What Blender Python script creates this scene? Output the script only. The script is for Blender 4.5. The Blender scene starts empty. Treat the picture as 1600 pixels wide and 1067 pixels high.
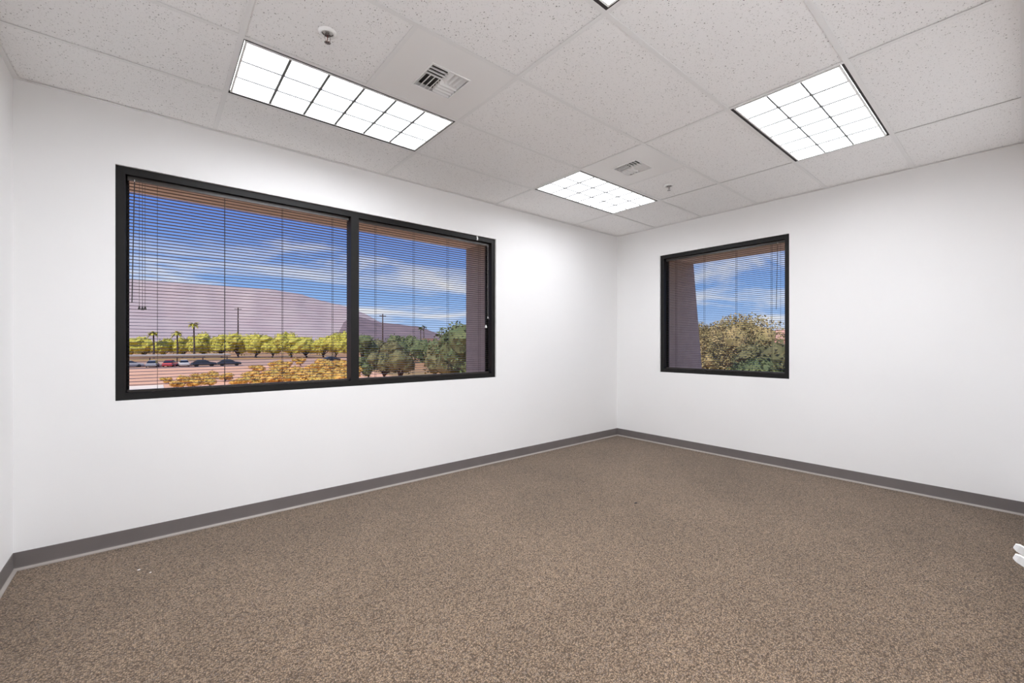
import bpy, math, random
from mathutils import Vector, noise

# ------------------------------------------------------------------ camera, sky, sun, exposure
sc = bpy.context.scene
C = sc.collection
R = math.radians
CAMX, CAMY, CAMZ = -0.3186, -3.0378, 1.2625
cd = bpy.data.cameras.new('camera')
cd.sensor_fit = 'HORIZONTAL'; cd.sensor_width = 36.0; cd.lens = 15.074
cd.shift_x = -0.00608; cd.shift_y = 0.00232
cd.clip_start = 0.005; cd.clip_end = 8000
cam = bpy.data.objects.new('camera', cd); C.objects.link(cam)
cam.location = (CAMX, CAMY, CAMZ); cam.rotation_euler = (R(90), 0, R(49.68 - 90))
sc.camera = cam
sc.view_settings.view_transform = 'Standard'; sc.view_settings.look = 'None'
sc.view_settings.gamma = 1; sc.view_settings.exposure = 0.0
sc.view_settings.use_curve_mapping = False

SKY_STRENGTH = 0.95
SUN_STRENGTH = 4.3
LAMP_STRENGTH = 16.0; LAMP_COLOR = (0.945, 0.975, 1.03, 1)
LAMP_OUT = {(1, 4): 12.5, (3, 4): 11.0, (3, 1): 13.5, (1, 1): 40.0}
sc.cycles.diffuse_bounces = 8; sc.cycles.max_bounces = 14

def make_world():
    w = bpy.data.worlds.new('sky'); sc.world = w; w.use_nodes = True
    nt = w.node_tree; nt.nodes.clear(); N = nt.nodes.new; L = nt.links.new
    out = N('ShaderNodeOutputWorld'); bg = N('ShaderNodeBackground'); L(bg.outputs[0], out.inputs[0])
    tc = N('ShaderNodeTexCoord'); sep = N('ShaderNodeSeparateXYZ'); L(tc.outputs['Generated'], sep.inputs[0])
    ramp = N('ShaderNodeValToRGB'); L(sep.outputs['Z'], ramp.inputs[0])
    e = ramp.color_ramp.elements
    e[0].position = 0.0; e[0].color = (0.52, 0.70, 1.0, 1)
    e[1].position = 0.6; e[1].color = (0.07, 0.15, 0.55, 1)
    m = e.new(0.10); m.color = (0.30, 0.53, 0.98, 1)
    m = e.new(0.28); m.color = (0.12, 0.26, 0.82, 1)
    # cloud layer: direction projected on a plane overhead
    add = N('ShaderNodeMath'); add.operation = 'ADD'; add.inputs[1].default_value = 0.10; L(sep.outputs['Z'], add.inputs[0])
    dx = N('ShaderNodeMath'); dx.operation = 'DIVIDE'; L(sep.outputs['X'], dx.inputs[0]); L(add.outputs[0], dx.inputs[1])
    dy = N('ShaderNodeMath'); dy.operation = 'DIVIDE'; L(sep.outputs['Y'], dy.inputs[0]); L(add.outputs[0], dy.inputs[1])
    cmb = N('ShaderNodeCombineXYZ'); L(dx.outputs[0], cmb.inputs[0]); L(dy.outputs[0], cmb.inputs[1])
    mp = N('ShaderNodeMapping'); mp.inputs['Scale'].default_value = (0.8, 1.1, 1); mp.inputs['Rotation'].default_value = (0, 0, 0.6)
    mp.inputs['Location'].default_value = (20.2, 1.1, 0)
    L(cmb.outputs[0], mp.inputs[0])
    nz = N('ShaderNodeTexNoise'); nz.inputs['Scale'].default_value = 0.9; nz.inputs['Detail'].default_value = 9
    nz.inputs['Roughness'].default_value = 0.58; nz.inputs['Distortion'].default_value = 0.6
    L(mp.outputs[0], nz.inputs[0])
    cr = N('ShaderNodeValToRGB'); L(nz.outputs[0], cr.inputs[0])
    cr.color_ramp.elements[0].position = 0.48; cr.color_ramp.elements[0].color = (0, 0, 0, 1)
    cr.color_ramp.elements[1].position = 0.68; cr.color_ramp.elements[1].color = (1, 1, 1, 1)
    mix = N('ShaderNodeMix'); mix.data_type = 'RGBA'
    L(cr.outputs[0], mix.inputs[0]); L(ramp.outputs[0], mix.inputs[6]); mix.inputs[7].default_value = (0.92, 0.94, 1.0, 1)
    L(mix.outputs[2], bg.inputs[0]); bg.inputs[1].default_value = SKY_STRENGTH
make_world()

sd = bpy.data.lights.new('sun', 'SUN'); sd.energy = SUN_STRENGTH; sd.angle = R(0.6); sd.color = (1.0, 0.93, 0.80)
sun = bpy.data.objects.new('sun', sd); C.objects.link(sun)
sun.rotation_euler = (R(42), 0, R(-62)); sun.location = (-20, -20, 40)

# ------------------------------------------------------------------ helpers
class MB:
    def __init__(s): s.v = []; s.f = []; s.m = []; s.mi = 0
    def add(s, vs, fs):
        o = len(s.v); s.v += [tuple(p) for p in vs]
        for f in fs: s.f.append(tuple(i + o for i in f)); s.m.append(s.mi)
        return s
    def box(s, x0, y0, z0, x1, y1, z1):
        return s.add([(x0,y0,z0),(x1,y0,z0),(x1,y1,z0),(x0,y1,z0),(x0,y0,z1),(x1,y0,z1),(x1,y1,z1),(x0,y1,z1)],
                     [(0,3,2,1),(4,5,6,7),(0,1,5,4),(1,2,6,5),(2,3,7,6),(3,0,4,7)])
    def hexa(s, b, t):      # bottom ring and top ring, same count
        n = len(b)
        return s.add(list(b) + list(t), [tuple(range(n))[::-1], tuple(range(n, 2*n))] +
                     [(i, (i+1) % n, n + (i+1) % n, n + i) for i in range(n)])
    def tube(s, p0, p1, r0, r1=None, n=8, cap=True):
        if r1 is None: r1 = r0
        p0 = Vector(p0); p1 = Vector(p1); d = (p1 - p0).normalized()
        a = d.orthogonal().normalized(); b = d.cross(a)
        vs = []
        for p, r in ((p0, r0), (p1, r1)):
            for i in range(n):
                t = 2*math.pi*i/n; vs.append(p + a*(r*math.cos(t)) + b*(r*math.sin(t)))
        fs = [(i, (i+1) % n, n+(i+1) % n, n+i) for i in range(n)]
        if cap: fs += [tuple(range(n))[::-1], tuple(range(n, 2*n))]
        return s.add(vs, fs)
    def path(s, pts, r, n=6):
        pts = [Vector(p) for p in pts]; vs = []; a = None
        for k, p in enumerate(pts):
            d = (pts[min(k+1, len(pts)-1)] - pts[max(k-1, 0)]).normalized()
            a = d.orthogonal().normalized() if a is None else (a - d*a.dot(d)).normalized()
            b = d.cross(a); rr = r[k] if isinstance(r, (list, tuple)) else r
            for i in range(n):
                t = 2*math.pi*i/n; vs.append(p + a*(rr*math.cos(t)) + b*(rr*math.sin(t)))
        fs = []
        for k in range(len(pts)-1):
            for i in range(n): fs.append((k*n+i, k*n+(i+1) % n, (k+1)*n+(i+1) % n, (k+1)*n+i))
        fs += [tuple(range(n))[::-1], tuple(range((len(pts)-1)*n, len(pts)*n))]
        return s.add(vs, fs)
    def lathe(s, prof, c=(0,0,0), n=20, cap=False):      # prof: (r, z)
        vs = []
        for r, z in prof:
            for i in range(n):
                t = 2*math.pi*i/n; vs.append((c[0]+r*math.cos(t), c[1]+r*math.sin(t), c[2]+z))
        fs = []
        for k in range(len(prof)-1):
            for i in range(n): fs.append((k*n+i, k*n+(i+1) % n, (k+1)*n+(i+1) % n, (k+1)*n+i))
        if cap: fs += [tuple(range(n))[::-1], tuple(range((len(prof)-1)*n, len(prof)*n))]
        return s.add(vs, fs)
    def blob(s, c, r, seed=0, nu=9, nv=6, amp=0.25):
        vs = [(c[0], c[1], c[2]-r[2])]
        for j in range(1, nv):
            ph = math.pi*j/nv - math.pi/2
            for i in range(nu):
                t = 2*math.pi*i/nu
                q = Vector((math.cos(ph)*math.cos(t), math.cos(ph)*math.sin(t), math.sin(ph)))
                k = 1 + amp*noise.noise(q*1.7 + Vector((seed*3.1, seed, 0)))
                vs.append((c[0]+q.x*r[0]*k, c[1]+q.y*r[1]*k, c[2]+q.z*r[2]*k))
        vs.append((c[0], c[1], c[2]+r[2])); top = len(vs)-1
        fs = [(0, 1+(i+1) % nu, 1+i) for i in range(nu)]
        for j in range(nv-2):
            for i in range(nu):
                a = 1+j*nu; fs.append((a+i, a+(i+1) % nu, a+nu+(i+1) % nu, a+nu+i))
        a = 1+(nv-2)*nu; fs += [(a+i, a+(i+1) % nu, top) for i in range(nu)]
        return s.add(vs, fs)
    def mesh(s, name, mat, smooth=False):
        me = bpy.data.meshes.new(name); me.from_pydata(s.v, [], s.f)
        for m in (mat if isinstance(mat, (list, tuple)) else [mat]): me.materials.append(m)
        if isinstance(mat, (list, tuple)): me.polygons.foreach_set('material_index', s.m)
        if smooth: me.polygons.foreach_set('use_smooth', [True]*len(me.polygons))
        me.update(); return me
    def build(s, name, mat, parent=None, loc=(0,0,0), smooth=False):
        return link(name, s.mesh(name, mat, smooth), parent, loc)

def link(name, me, parent=None, loc=(0,0,0)):
    o = bpy.data.objects.new(name, me); C.objects.link(o); o.location = loc
    if parent: o.parent = parent
    return o
def tag(o, label, cat, group=None):
    o['label'] = label; o['category'] = cat
    if group: o['group'] = group
    return o
def thing(name, label, cat, loc=(0,0,0), group=None, rz=0):
    o = bpy.data.objects.new(name, None); C.objects.link(o); o.location = loc; o.rotation_euler = (0, 0, rz)
    o.empty_display_size = 0.1
    return tag(o, label, cat, group)
def struct(o): o['kind'] = 'structure'; return o
def copy_tree(o, parent=None):
    c = o.copy(); C.objects.link(c); c.parent = parent
    for ch in list(o.children): copy_tree(ch, c)
    return c
def polar(az, d): return (CAMX + d*math.cos(R(az)), CAMY + d*math.sin(R(az)))

# ------------------------------------------------------------------ materials
MAT = {}
def S(r, g, b):
    f = lambda c: (c/255/12.92) if c/255 <= 0.04045 else ((c/255+0.055)/1.055)**2.4
    return (f(r), f(g), f(b), 1)
def mat(name, col, rough=0.6, metal=0.0, spec=0.5, n_scale=0, n_amt=0.0, bump=0.0, bump_scale=0, emit=None, col2=None, detail=4):
    m = bpy.data.materials.new(name); m.use_nodes = True; nt = m.node_tree; b = nt.nodes['Principled BSDF']
    N = nt.nodes.new; L = nt.links.new
    b.inputs['Base Color'].default_value = col; b.inputs['Roughness'].default_value = rough
    b.inputs['Metallic'].default_value = metal; b.inputs['Specular IOR Level'].default_value = spec
    if n_scale or bump:
        tc = N('ShaderNodeTexCoord')
    if n_scale:
        nz = N('ShaderNodeTexNoise'); nz.inputs['Scale'].default_value = n_scale; nz.inputs['Detail'].default_value = detail
        L(tc.outputs['Object'], nz.inputs[0])
        rp = N('ShaderNodeValToRGB'); L(nz.outputs[0], rp.inputs[0])
        c2 = col2 or tuple(min(1, c*(1+n_amt)) for c in col[:3]) + (1,)
        c1 = col if col2 else tuple(c*(1-n_amt) for c in col[:3]) + (1,)
        rp.color_ramp.elements[0].position = 0.35; rp.color_ramp.elements[0].color = c1
        rp.color_ramp.elements[1].position = 0.65; rp.color_ramp.elements[1].color = c2
        L(rp.outputs[0], b.inputs['Base Color'])
    if bump:
        nb = N('ShaderNodeTexNoise'); nb.inputs['Scale'].default_value = bump_scale; nb.inputs['Detail'].default_value = 3
        L(tc.outputs['Object'], nb.inputs[0])
        bp = N('ShaderNodeBump'); bp.inputs['Strength'].default_value = bump; bp.inputs['Distance'].default_value = 0.002
        L(nb.outputs[0], bp.inputs['Height']); L(bp.outputs[0], b.inputs['Normal'])
    if emit:
        b.inputs['Emission Color'].default_value = emit[0]; b.inputs['Emission Strength'].default_value = emit[1]
    MAT[name] = m; return m

mat('wall_paint', (0.86, 0.855, 0.85, 1), 0.7, spec=0.25, n_scale=1.3, n_amt=0.008, bump=0.12, bump_scale=160)
mat('grid_metal', (0.87, 0.865, 0.86, 1), 0.45, spec=0.4)
mat('plenum', (0.03, 0.03, 0.03, 1), 0.9)
mat('panel_metal', (0.90, 0.89, 0.88, 1), 0.4, spec=0.4)
mat('duct_dark', (0.10, 0.095, 0.09, 1), 0.8)
mat('slot_black', (0.035, 0.03, 0.03, 1), 0.7)
mat('reflector_white', (0.9, 0.9, 0.89, 1), 0.35, spec=0.5)
mat('blade_grey', (0.15, 0.149, 0.147, 1), 0.5, spec=0.2)
mat('lamp', (0.95, 0.95, 0.93, 1), 0.5, emit=((0.945, 0.975, 1.03, 1), LAMP_STRENGTH))
mat('vinyl_base', S(112, 106, 104), 0.42, spec=0.5, n_scale=6, n_amt=0.05)
mat('vinyl_toe_lit', S(164, 156, 150), 0.42, spec=0.5)  # base grey lightened, painting in the light caught along the toe
mat('bronze', (0.006, 0.0052, 0.0048, 1), 0.5, spec=0.3)
mat('bronze_slat', (0.030, 0.024, 0.020, 1), 0.33, spec=0.55)
mat('cord', (0.05, 0.045, 0.045, 1), 0.8)
mat('cord_white', (0.55, 0.53, 0.52, 1), 0.7)
mat('clip_white', (0.75, 0.74, 0.72, 1), 0.4)
mat('switch_white', (0.66, 0.65, 0.64, 1), 0.35)
mat('chrome', (0.62, 0.6, 0.59, 1), 0.2, metal=1.0)
mat('escutcheon', (0.9, 0.9, 0.89, 1), 0.25)
mat('sprinkler_dark', (0.10, 0.095, 0.09, 1), 0.35, metal=0.7)
mat('glass_bulb', (0.12, 0.05, 0.045, 1), 0.2)
mat('stucco', S(186, 178, 174), 0.9, n_scale=9, n_amt=0.05, bump=0.5, bump_scale=60)
mat('soffit', S(250, 242, 234), 0.9, n_scale=9, n_amt=0.04, bump=0.5, bump_scale=60)
mat('door_frame', S(90, 84, 80), 0.5)
mat('paper', (0.8, 0.79, 0.77, 1), 0.8)
mat('lint', (0.03, 0.03, 0.035, 1), 0.9)

def glass_mat():
    m = bpy.data.materials.new('window_glass'); m.use_nodes = True; nt = m.node_tree; nt.nodes.clear(); N = nt.nodes.new; L = nt.links.new
    o = N('ShaderNodeOutputMaterial'); tr = N('ShaderNodeBsdfTransparent')
    tr.inputs[0].default_value = (0.955, 0.96, 0.965, 1); L(tr.outputs[0], o.inputs[0])
    MAT['glass'] = m
glass_mat()

def tile_mat():
    m = bpy.data.materials.new('ceiling_tile'); m.use_nodes = True; nt = m.node_tree; b = nt.nodes['Principled BSDF']; N = nt.nodes.new; L = nt.links.new
    b.inputs['Roughness'].default_value = 0.9; b.inputs['Specular IOR Level'].default_value = 0.1
    tc = N('ShaderNodeTexCoord')
    def specks(scale, r0, r1, off):
        mp = N('ShaderNodeMapping'); mp.inputs['Location'].default_value = off; L(tc.outputs['Object'], mp.inputs[0])
        w = N('ShaderNodeTexNoise'); w.inputs['Scale'].default_value = scale*1.2; w.inputs['Detail'].default_value = 1; L(mp.outputs[0], w.inputs[0])
        va = N('ShaderNodeMix'); va.data_type = 'VECTOR'; va.inputs[0].default_value = 0.012
        L(mp.outputs[0], va.inputs[4]); L(w.outputs['Color'], va.inputs[5])
        v = N('ShaderNodeTexVoronoi'); v.inputs['Scale'].default_value = scale; L(va.outputs[1], v.inputs['Vector'])
        sx = N('ShaderNodeSeparateColor'); L(v.outputs['Color'], sx.inputs[0])
        mr = N('ShaderNodeMapRange'); L(sx.outputs[0], mr.inputs[0]); mr.inputs[1].default_value = 0.35; mr.inputs[2].default_value = 1.0
        mr.inputs[3].default_value = r0; mr.inputs[4].default_value = r1
        lt = N('ShaderNodeMath'); lt.operation = 'SUBTRACT'; L(mr.outputs[0], lt.inputs[0]); L(v.outputs['Distance'], lt.inputs[1])
        g = N('ShaderNodeMath'); g.operation = 'MULTIPLY'; g.use_clamp = True; g.inputs[1].default_value = 14; L(lt.outputs[0], g.inputs[0])
        return g
    a = specks(100, 0.0, 0.32, (0, 0, 0)); c = specks(170, 0.04, 0.36, (3, 5, 0))
    half = N('ShaderNodeMath'); half.operation = 'MULTIPLY'; half.inputs[1].default_value = 0.6; L(c.outputs[0], half.inputs[0])
    mx = N('ShaderNodeMath'); mx.operation = 'MAXIMUM'; L(a.outputs[0], mx.inputs[0]); L(half.outputs[0], mx.inputs[1])
    mix = N('ShaderNodeMix'); mix.data_type = 'RGBA'; L(mx.outputs[0], mix.inputs[0])
    mix.inputs[6].default_value = (0.95, 0.942, 0.938, 1); mix.inputs[7].default_value = (0.33, 0.315, 0.305, 1)
    L(mix.outputs[2], b.inputs['Base Color'])
    bp = N('ShaderNodeBump'); bp.invert = True; bp.inputs['Strength'].default_value = 0.5; bp.inputs['Distance'].default_value = 0.002
    L(mx.outputs[0], bp.inputs['Height']); L(bp.outputs[0], b.inputs['Normal'])
    MAT['tile'] = m
tile_mat()

def carpet_mat():
    m = bpy.data.materials.new('carpet'); m.use_nodes = True; nt = m.node_tree; b = nt.nodes['Principled BSDF']; N = nt.nodes.new; L = nt.links.new
    b.inputs['Roughness'].default_value = 0.95; b.inputs['Specular IOR Level'].default_value = 0.05
    b.inputs['Sheen Weight'].default_value = 0.15; b.inputs['Sheen Roughness'].default_value = 0.5
    tc = N('ShaderNodeTexCoord')
    mp = N('ShaderNodeMapping'); mp.inputs['Rotation'].default_value = (0, 0, 0.0); mp.inputs['Scale'].default_value = (0.8, 1.0, 1); L(tc.outputs['Object'], mp.inputs[0])
    v = N('ShaderNodeTexVoronoi'); v.inputs['Scale'].default_value = 185; v.inputs['Randomness'].default_value = 0.8; L(mp.outputs[0], v.inputs['Vector'])
    sx = N('ShaderNodeSeparateColor'); L(v.outputs['Color'], sx.inputs[0])
    rp = N('ShaderNodeValToRGB'); L(sx.outputs[0], rp.inputs[0])
    el = rp.color_ramp.elements
    el[0].position = 0.0; el[0].color = S(106, 89, 74)
    el[1].position = 1.0; el[1].color = S(160, 139, 117)
    for p, c in ((0.3, S(130, 110, 91)), (0.55, S(145, 124, 103)), (0.78, S(132, 118, 107)), (0.86, S(152, 131, 109))):
        e = el.new(p); e.color = c
    # shade in the gaps between loops, darkened into the pile colour
    mr = N('ShaderNodeMapRange'); L(v.outputs['Distance'], mr.inputs[0]); mr.inputs[1].default_value = 0.25; mr.inputs[2].default_value = 0.70
    mr.inputs[3].default_value = 1.26; mr.inputs[4].default_value = 0.36
    mul = N('ShaderNodeMix'); mul.data_type = 'RGBA'; mul.blend_type = 'MULTIPLY'; mul.inputs[0].default_value = 1
    L(rp.outputs[0], mul.inputs[6]); L(mr.outputs[0], mul.inputs[7])
    # traffic soil
    n2 = N('ShaderNodeTexNoise'); n2.inputs['Scale'].default_value = 0.9; n2.inputs['Detail'].default_value = 6; n2.inputs['Roughness'].default_value = 0.6; L(tc.outputs['Object'], n2.inputs[0])
    r2 = N('ShaderNodeMapRange'); L(n2.outputs[0], r2.inputs[0]); r2.inputs[1].default_value = 0.3; r2.inputs[2].default_value = 0.7; r2.inputs[3].default_value = 0.84; r2.inputs[4].default_value = 1.12
    m2 = N('ShaderNodeMix'); m2.data_type = 'RGBA'; m2.blend_type = 'MULTIPLY'; m2.inputs[0].default_value = 1
    L(mul.outputs[2], m2.inputs[6]); L(r2.outputs[0], m2.inputs[7]); L(m2.outputs[2], b.inputs['Base Color'])
    bp = N('ShaderNodeBump'); bp.invert = True; bp.inputs['Strength'].default_value = 0.7; bp.inputs['Distance'].default_value = 0.004
    L(v.outputs['Distance'], bp.inputs['Height']); L(bp.outputs[0], b.inputs['Normal'])
    MAT['carpet'] = m
carpet_mat()

# ------------------------------------------------------------------ room shell
XL, XB, YA, YC = -0.918, 4.556, 0.5945, -3.058
H = 2.7384                   # underside of the ceiling grid
TH = 0.20
T4, T2 = 1.2192, 0.6096
AX0, AX1, WZ0, WZ1 = -0.503, 2.454, 0.908, 2.376      # window opening in wall_north
BY0, BY1 = -1.511, -0.062                              # window opening in wall_east
DX0, DX1, DZ = -0.80, 0.10, 2.10                       # doorway in wall_south
TOP = 2.86

def wall_hole(name, u0, u1, z0, z1, h, front, back, axis):
    """wall slab between planes front/back with one rectangular opening h=(u0,u1,z0,z1)"""
    m = MB()
    def P(u, z, d): return (u, d, z) if axis == 'x' else (d, u, z)
    us = [u0, h[0], h[1], u1]; zs = [z0, h[2], h[3], z1]
    for d in (front, back):
        for i in range(3):
            for j in range(3):
                if (i, j) == (1, 1) or zs[j] == zs[j+1]: continue
                m.add([P(us[i],zs[j],d), P(us[i+1],zs[j],d), P(us[i+1],zs[j+1],d), P(us[i],zs[j+1],d)], [(0,1,2,3)])
    for ring in ((u0,u1,z0,z1), h):
        q = [(ring[0],ring[2]),(ring[1],ring[2]),(ring[1],ring[3]),(ring[0],ring[3])]
        for i in range(4):
            a, b = q[i], q[(i+1) % 4]
            if ring is h and i == 0 and h[2] == z0: continue        # a doorway has no sill
            m.add([P(*a,front), P(*b,front), P(*b,back), P(*a,back)], [(0,1,2,3)])
    return struct(m.build(name, MAT['wall_paint']))

floor = struct(MB().box(XL-TH, -5.2, -0.12, XB+TH, YA+TH, 0).build('floor', MAT['carpet']))
wall_hole('wall_north', XL-TH, XB+TH, 0, TOP, (AX0, AX1, WZ0, WZ1), YA, YA+TH, 'x')
wall_hole('wall_east', -5.2, YA, 0, TOP, (BY0, BY1, WZ0, WZ1), XB, XB+TH, 'y')
wall_hole('wall_south', XL, XB, 0, TOP, (DX0, DX1, 0.0, DZ), YC, YC-0.12, 'x')
struct(MB().box(XL-TH, -5.2, 0, XL, YA, TOP).build('wall_west', MAT['wall_paint']))
struct(MB().box(XL, -5.2, 0, XB, -5.08, TOP).build('wall_corridor', MAT['wall_paint']))
# roof deck over room and corridor
struct(MB().box(XL-TH, -5.2, TOP, XB+TH, YA+TH, TOP+0.35).build('roof', MAT['plenum']))
struct(MB().box(XL, -5.08, H, XB, YC-0.12, H+0.02).build('ceiling_corridor', MAT['grid_metal']))
# door casing around the doorway the picture is taken from
m = MB()
m.box(DX0-0.05, YC, 0, DX0+0.02, YC+0.006, DZ+0.05); m.box(DX1-0.02, YC, 0, DX1+0.05, YC+0.006, DZ+0.05)
m.box(DX0+0.02, YC, DZ-0.02, DX1-0.02, YC+0.006, DZ+0.05)
struct(m.build('door_1', MAT['door_frame']))

# vinyl cove base: face, curved cove, toe
def cove(name, p0, p1, nrm):
    face = [(0, 0.100), (0.0028, 0.099), (0.0032, 0.020), (0.0046, 0.0135), (0.0046, 0.0), (0, 0)]
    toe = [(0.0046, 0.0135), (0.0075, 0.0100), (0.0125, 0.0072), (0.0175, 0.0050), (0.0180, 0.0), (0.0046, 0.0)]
    (x0, y0, a0), (x1, y1, a1) = p0, p1
    d = Vector((x1-x0, y1-y0)).normalized(); n = Vector(nrm)
    def run(prof):
        m = MB(); k = len(prof); vs = []
        for (x, y), s in (((x0, y0), a0), ((x1, y1), -a1)):
            for o, z in prof: vs.append((x + n.x*o + d.x*s*o, y + n.y*o + d.y*s*o, z))     # mitred in the corners
        return m.add(vs, [(i, (i+1) % k, k+(i+1) % k, k+i) for i in range(k)] + [tuple(range(k)), tuple(range(k, 2*k))[::-1]])
    o = struct(run(face).build(name, MAT['vinyl_base']))
    run(toe).build('toe', MAT['vinyl_toe_lit'], o)
    return o
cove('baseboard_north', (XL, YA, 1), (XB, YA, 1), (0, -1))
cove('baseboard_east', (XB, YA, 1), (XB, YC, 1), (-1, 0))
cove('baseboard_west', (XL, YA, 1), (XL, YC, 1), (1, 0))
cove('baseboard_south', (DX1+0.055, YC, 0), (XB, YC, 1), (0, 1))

# ------------------------------------------------------------------ suspended ceiling
ceiling = struct(MB().box(XL, YC, TOP-0.03, XB, YA, TOP).build('ceiling', MAT['plenum']))
ceiling['label'] = 'suspended ceiling of speckled white tiles in a white metal grid'
cols = [XL, 0, T4, 2*T4, 3*T4, XB]
rows = [YC, -4*T2, -3*T2, -2*T2, -T2, 0, YA]
HW = 0.012
LIGHTS = {(1, 4), (3, 4), (1, 1), (3, 1)}          # (column, row) cells with light fixtures
SPLIT = {(1, 3), (3, 3)}                            # 2x2 panels: diffuser + sprinkler tile
rnd = random.Random(4)
def tile(x0, y0, x1, y1):
    g = 0.004; lift = 0.0046 + rnd.random()*0.0016
    m = MB(); w, l = (x1-x0)/2-g, (y1-y0)/2-g
    m.box(-w, -l, 0, w, l, 0.016)
    return m.build('ceiling_tile', MAT['tile'], ceiling, ((x0+x1)/2, (y0+y1)/2, H+lift))
DIFF = []; SPR = []
for i in range(5):
    for j in range(6):
        x0, x1, y0, y1 = cols[i], cols[i+1], rows[j], rows[j+1]
        if (i, j) in LIGHTS: continue
        if (i, j) in SPLIT:
            xm = (x0+x1)/2
            MB().box(xm-HW, y0+HW, H, xm+HW, y1-HW, H+0.0015).build('cross_tee', MAT['grid_metal'], ceiling)
            if i == 1:
                tile(x0, y0, xm, y1); SPR.append(((x0+xm)/2, (y0+y1)/2)); DIFF.append((xm, x1, y0, y1))
            else:
                tile(xm, y0, x1, y1); SPR.append(((x1+xm)/2, (y0+y1)/2)); DIFF.append((x0, xm, y0, y1))
            continue
        tile(x0, y0, x1, y1)
def tee(x0, y0, x1, y1, name):
    m = MB(); m.box(x0, y0, H, x1, y1, H+0.0015)
    if x1-x0 > y1-y0: m.box(x0, (y0+y1)/2-0.0008, H+0.0015, x1, (y0+y1)/2+0.0008, H+0.03)
    else: m.box((x0+x1)/2-0.0008, y0, H+0.0015, (x0+x1)/2+0.0008, y1, H+0.03)
    m.build(name, MAT['grid_metal'], ceiling)
for i in range(1, 5): tee(cols[i]-HW, YC+0.022, cols[i]+HW, YA-0.022, 'main_tee')
for j in range(1, 6):
    for i in range(5):
        a = cols[i]+(0.022 if i == 0 else HW); b = cols[i+1]-(0.022 if i == 4 else HW)
        tee(a, rows[j]-HW, b, rows[j]+HW, 'cross_tee')
for nm, bx in (('n', (XL, YA-0.022, XB, YA)), ('s', (XL, YC, XB, YC+0.029)), ('w', (XL, YC+0.022, XL+0.022, YA-0.022)), ('e', (XB-0.022, YC+0.022, XB, YA-0.022))):
    MB().box(bx[0], bx[1], H-0.0008, bx[2], bx[3], H+0.0007).build('wall_angle', MAT['grid_metal'], ceiling)

# ------------------------------------------------------------------ recessed light fixtures
def make_light():
    root = thing('ceiling_light', '', 'ceiling light', (0, 0, 0))
    LX, LY = T4/2-HW, T2/2-HW             # half size of the clear opening
    FX, FY = LX-0.008, LY-0.018           # half size of the louver door
    m = MB()                               # steel housing, open below
    for (a, b, c, d) in ((-FX-0.004, -FY-0.004, -FX, FY+0.004), (FX, -FY-0.004, FX+0.004, FY+0.004), (-FX, -FY-0.004, FX, -FY), (-FX, FY, FX, FY+0.004)):
        m.box(a, b, 0.011, c, d, 0.118)
    m.box(-FX-0.004, -FY-0.004, 0.118, FX+0.004, FY+0.004, 0.121)
    m.build('housing', MAT['reflector_white'], root)
    m = MB()                               # dark air slots around the door
    e = 0.006; z0, z1 = 0.003, 0.009
    m.box(-LX-e, -LY-e, z0, -FX-0.004, LY+e, z1); m.box(FX+0.004, -LY-e, z0, LX+e, LY+e, z1)
    m.box(-FX-0.004, -LY-e, z0, FX+0.004, -FY-0.004, z1); m.box(-FX-0.004, FY+0.004, z0, FX+0.004, LY+e, z1)
    m.build('air_slot', MAT['slot_black'], root)
    m = MB(); w = 0.010
    m.box(-FX, -FY, 0, -FX+w, FY, 0.010); m.box(FX-w, -FY, 0, FX, FY, 0.010)
    m.box(-FX+w, -FY, 0, FX-w, -FY+w, 0.010); m.box(-FX+w, FY-w, 0, FX-w, FY, 0.010)
    m.build('door_frame', MAT['reflector_white'], root)
    prof = [(0.0050, 0.001), (0.0050, 0.004), (0.0050, 0.007), (0.0050, 0.010)]
    ring = [(-a, z) for a, z in prof] + [(a, z) for a, z in prof[::-1]]
    ringc = [(a*1.35, z) for a, z in ring]
    k = len(ring)
    faces = [(i, (i+1) % k, k+(i+1) % k, k+i) for i in range(k)] + [tuple(range(k))[::-1], tuple(range(k, 2*k))]
    lb = MB(); lb.add([(-FX+w, a, z) for a, z in ring] + [(FX-w, a, z) for a, z in ring], faces); lm = lb.mesh('long_blade', MAT['blade_grey'])
    iy = FY-w
    for s in (-1, 1): link('louver_blade', lm, root, (0, s*iy/3, 0))
    cb = MB(); cb.add([(a, -iy, z) for a, z in ringc] + [(a, iy, z) for a, z in ringc], faces); cm = cb.mesh('cross_blade', MAT['blade_grey'])
    ix = FX-w
    for s in range(1, 6): link('louver_blade', cm, root, (-ix + 2*ix*s/6, 0, 0))
    m = MB(); m.add([(-FX, -FY, 0.0125), (-FX, FY, 0.0125), (FX, FY, 0.0125), (FX, -FY, 0.0125)], [(0, 1, 2, 3)])
    m.add([(-FX, -FY, 0.0150), (-FX, FY, 0.0150), (FX, FY, 0.0150), (FX, -FY, 0.0150)], [(3, 2, 1, 0)])
    m.build('lit_diffuser', MAT['lamp'], root)
    return root
lp = make_light()
LL = {(1, 4): 'lit louvered ceiling light over the wide window, bordering the plain panel air vent',
      (3, 4): 'lit louvered ceiling light nearest the corner where the two window walls meet',
      (3, 1): 'lit louvered ceiling light in front of the smaller single window, away from both vents',
      (1, 1): 'lit louvered ceiling light over the room entrance and light switch'}
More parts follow.
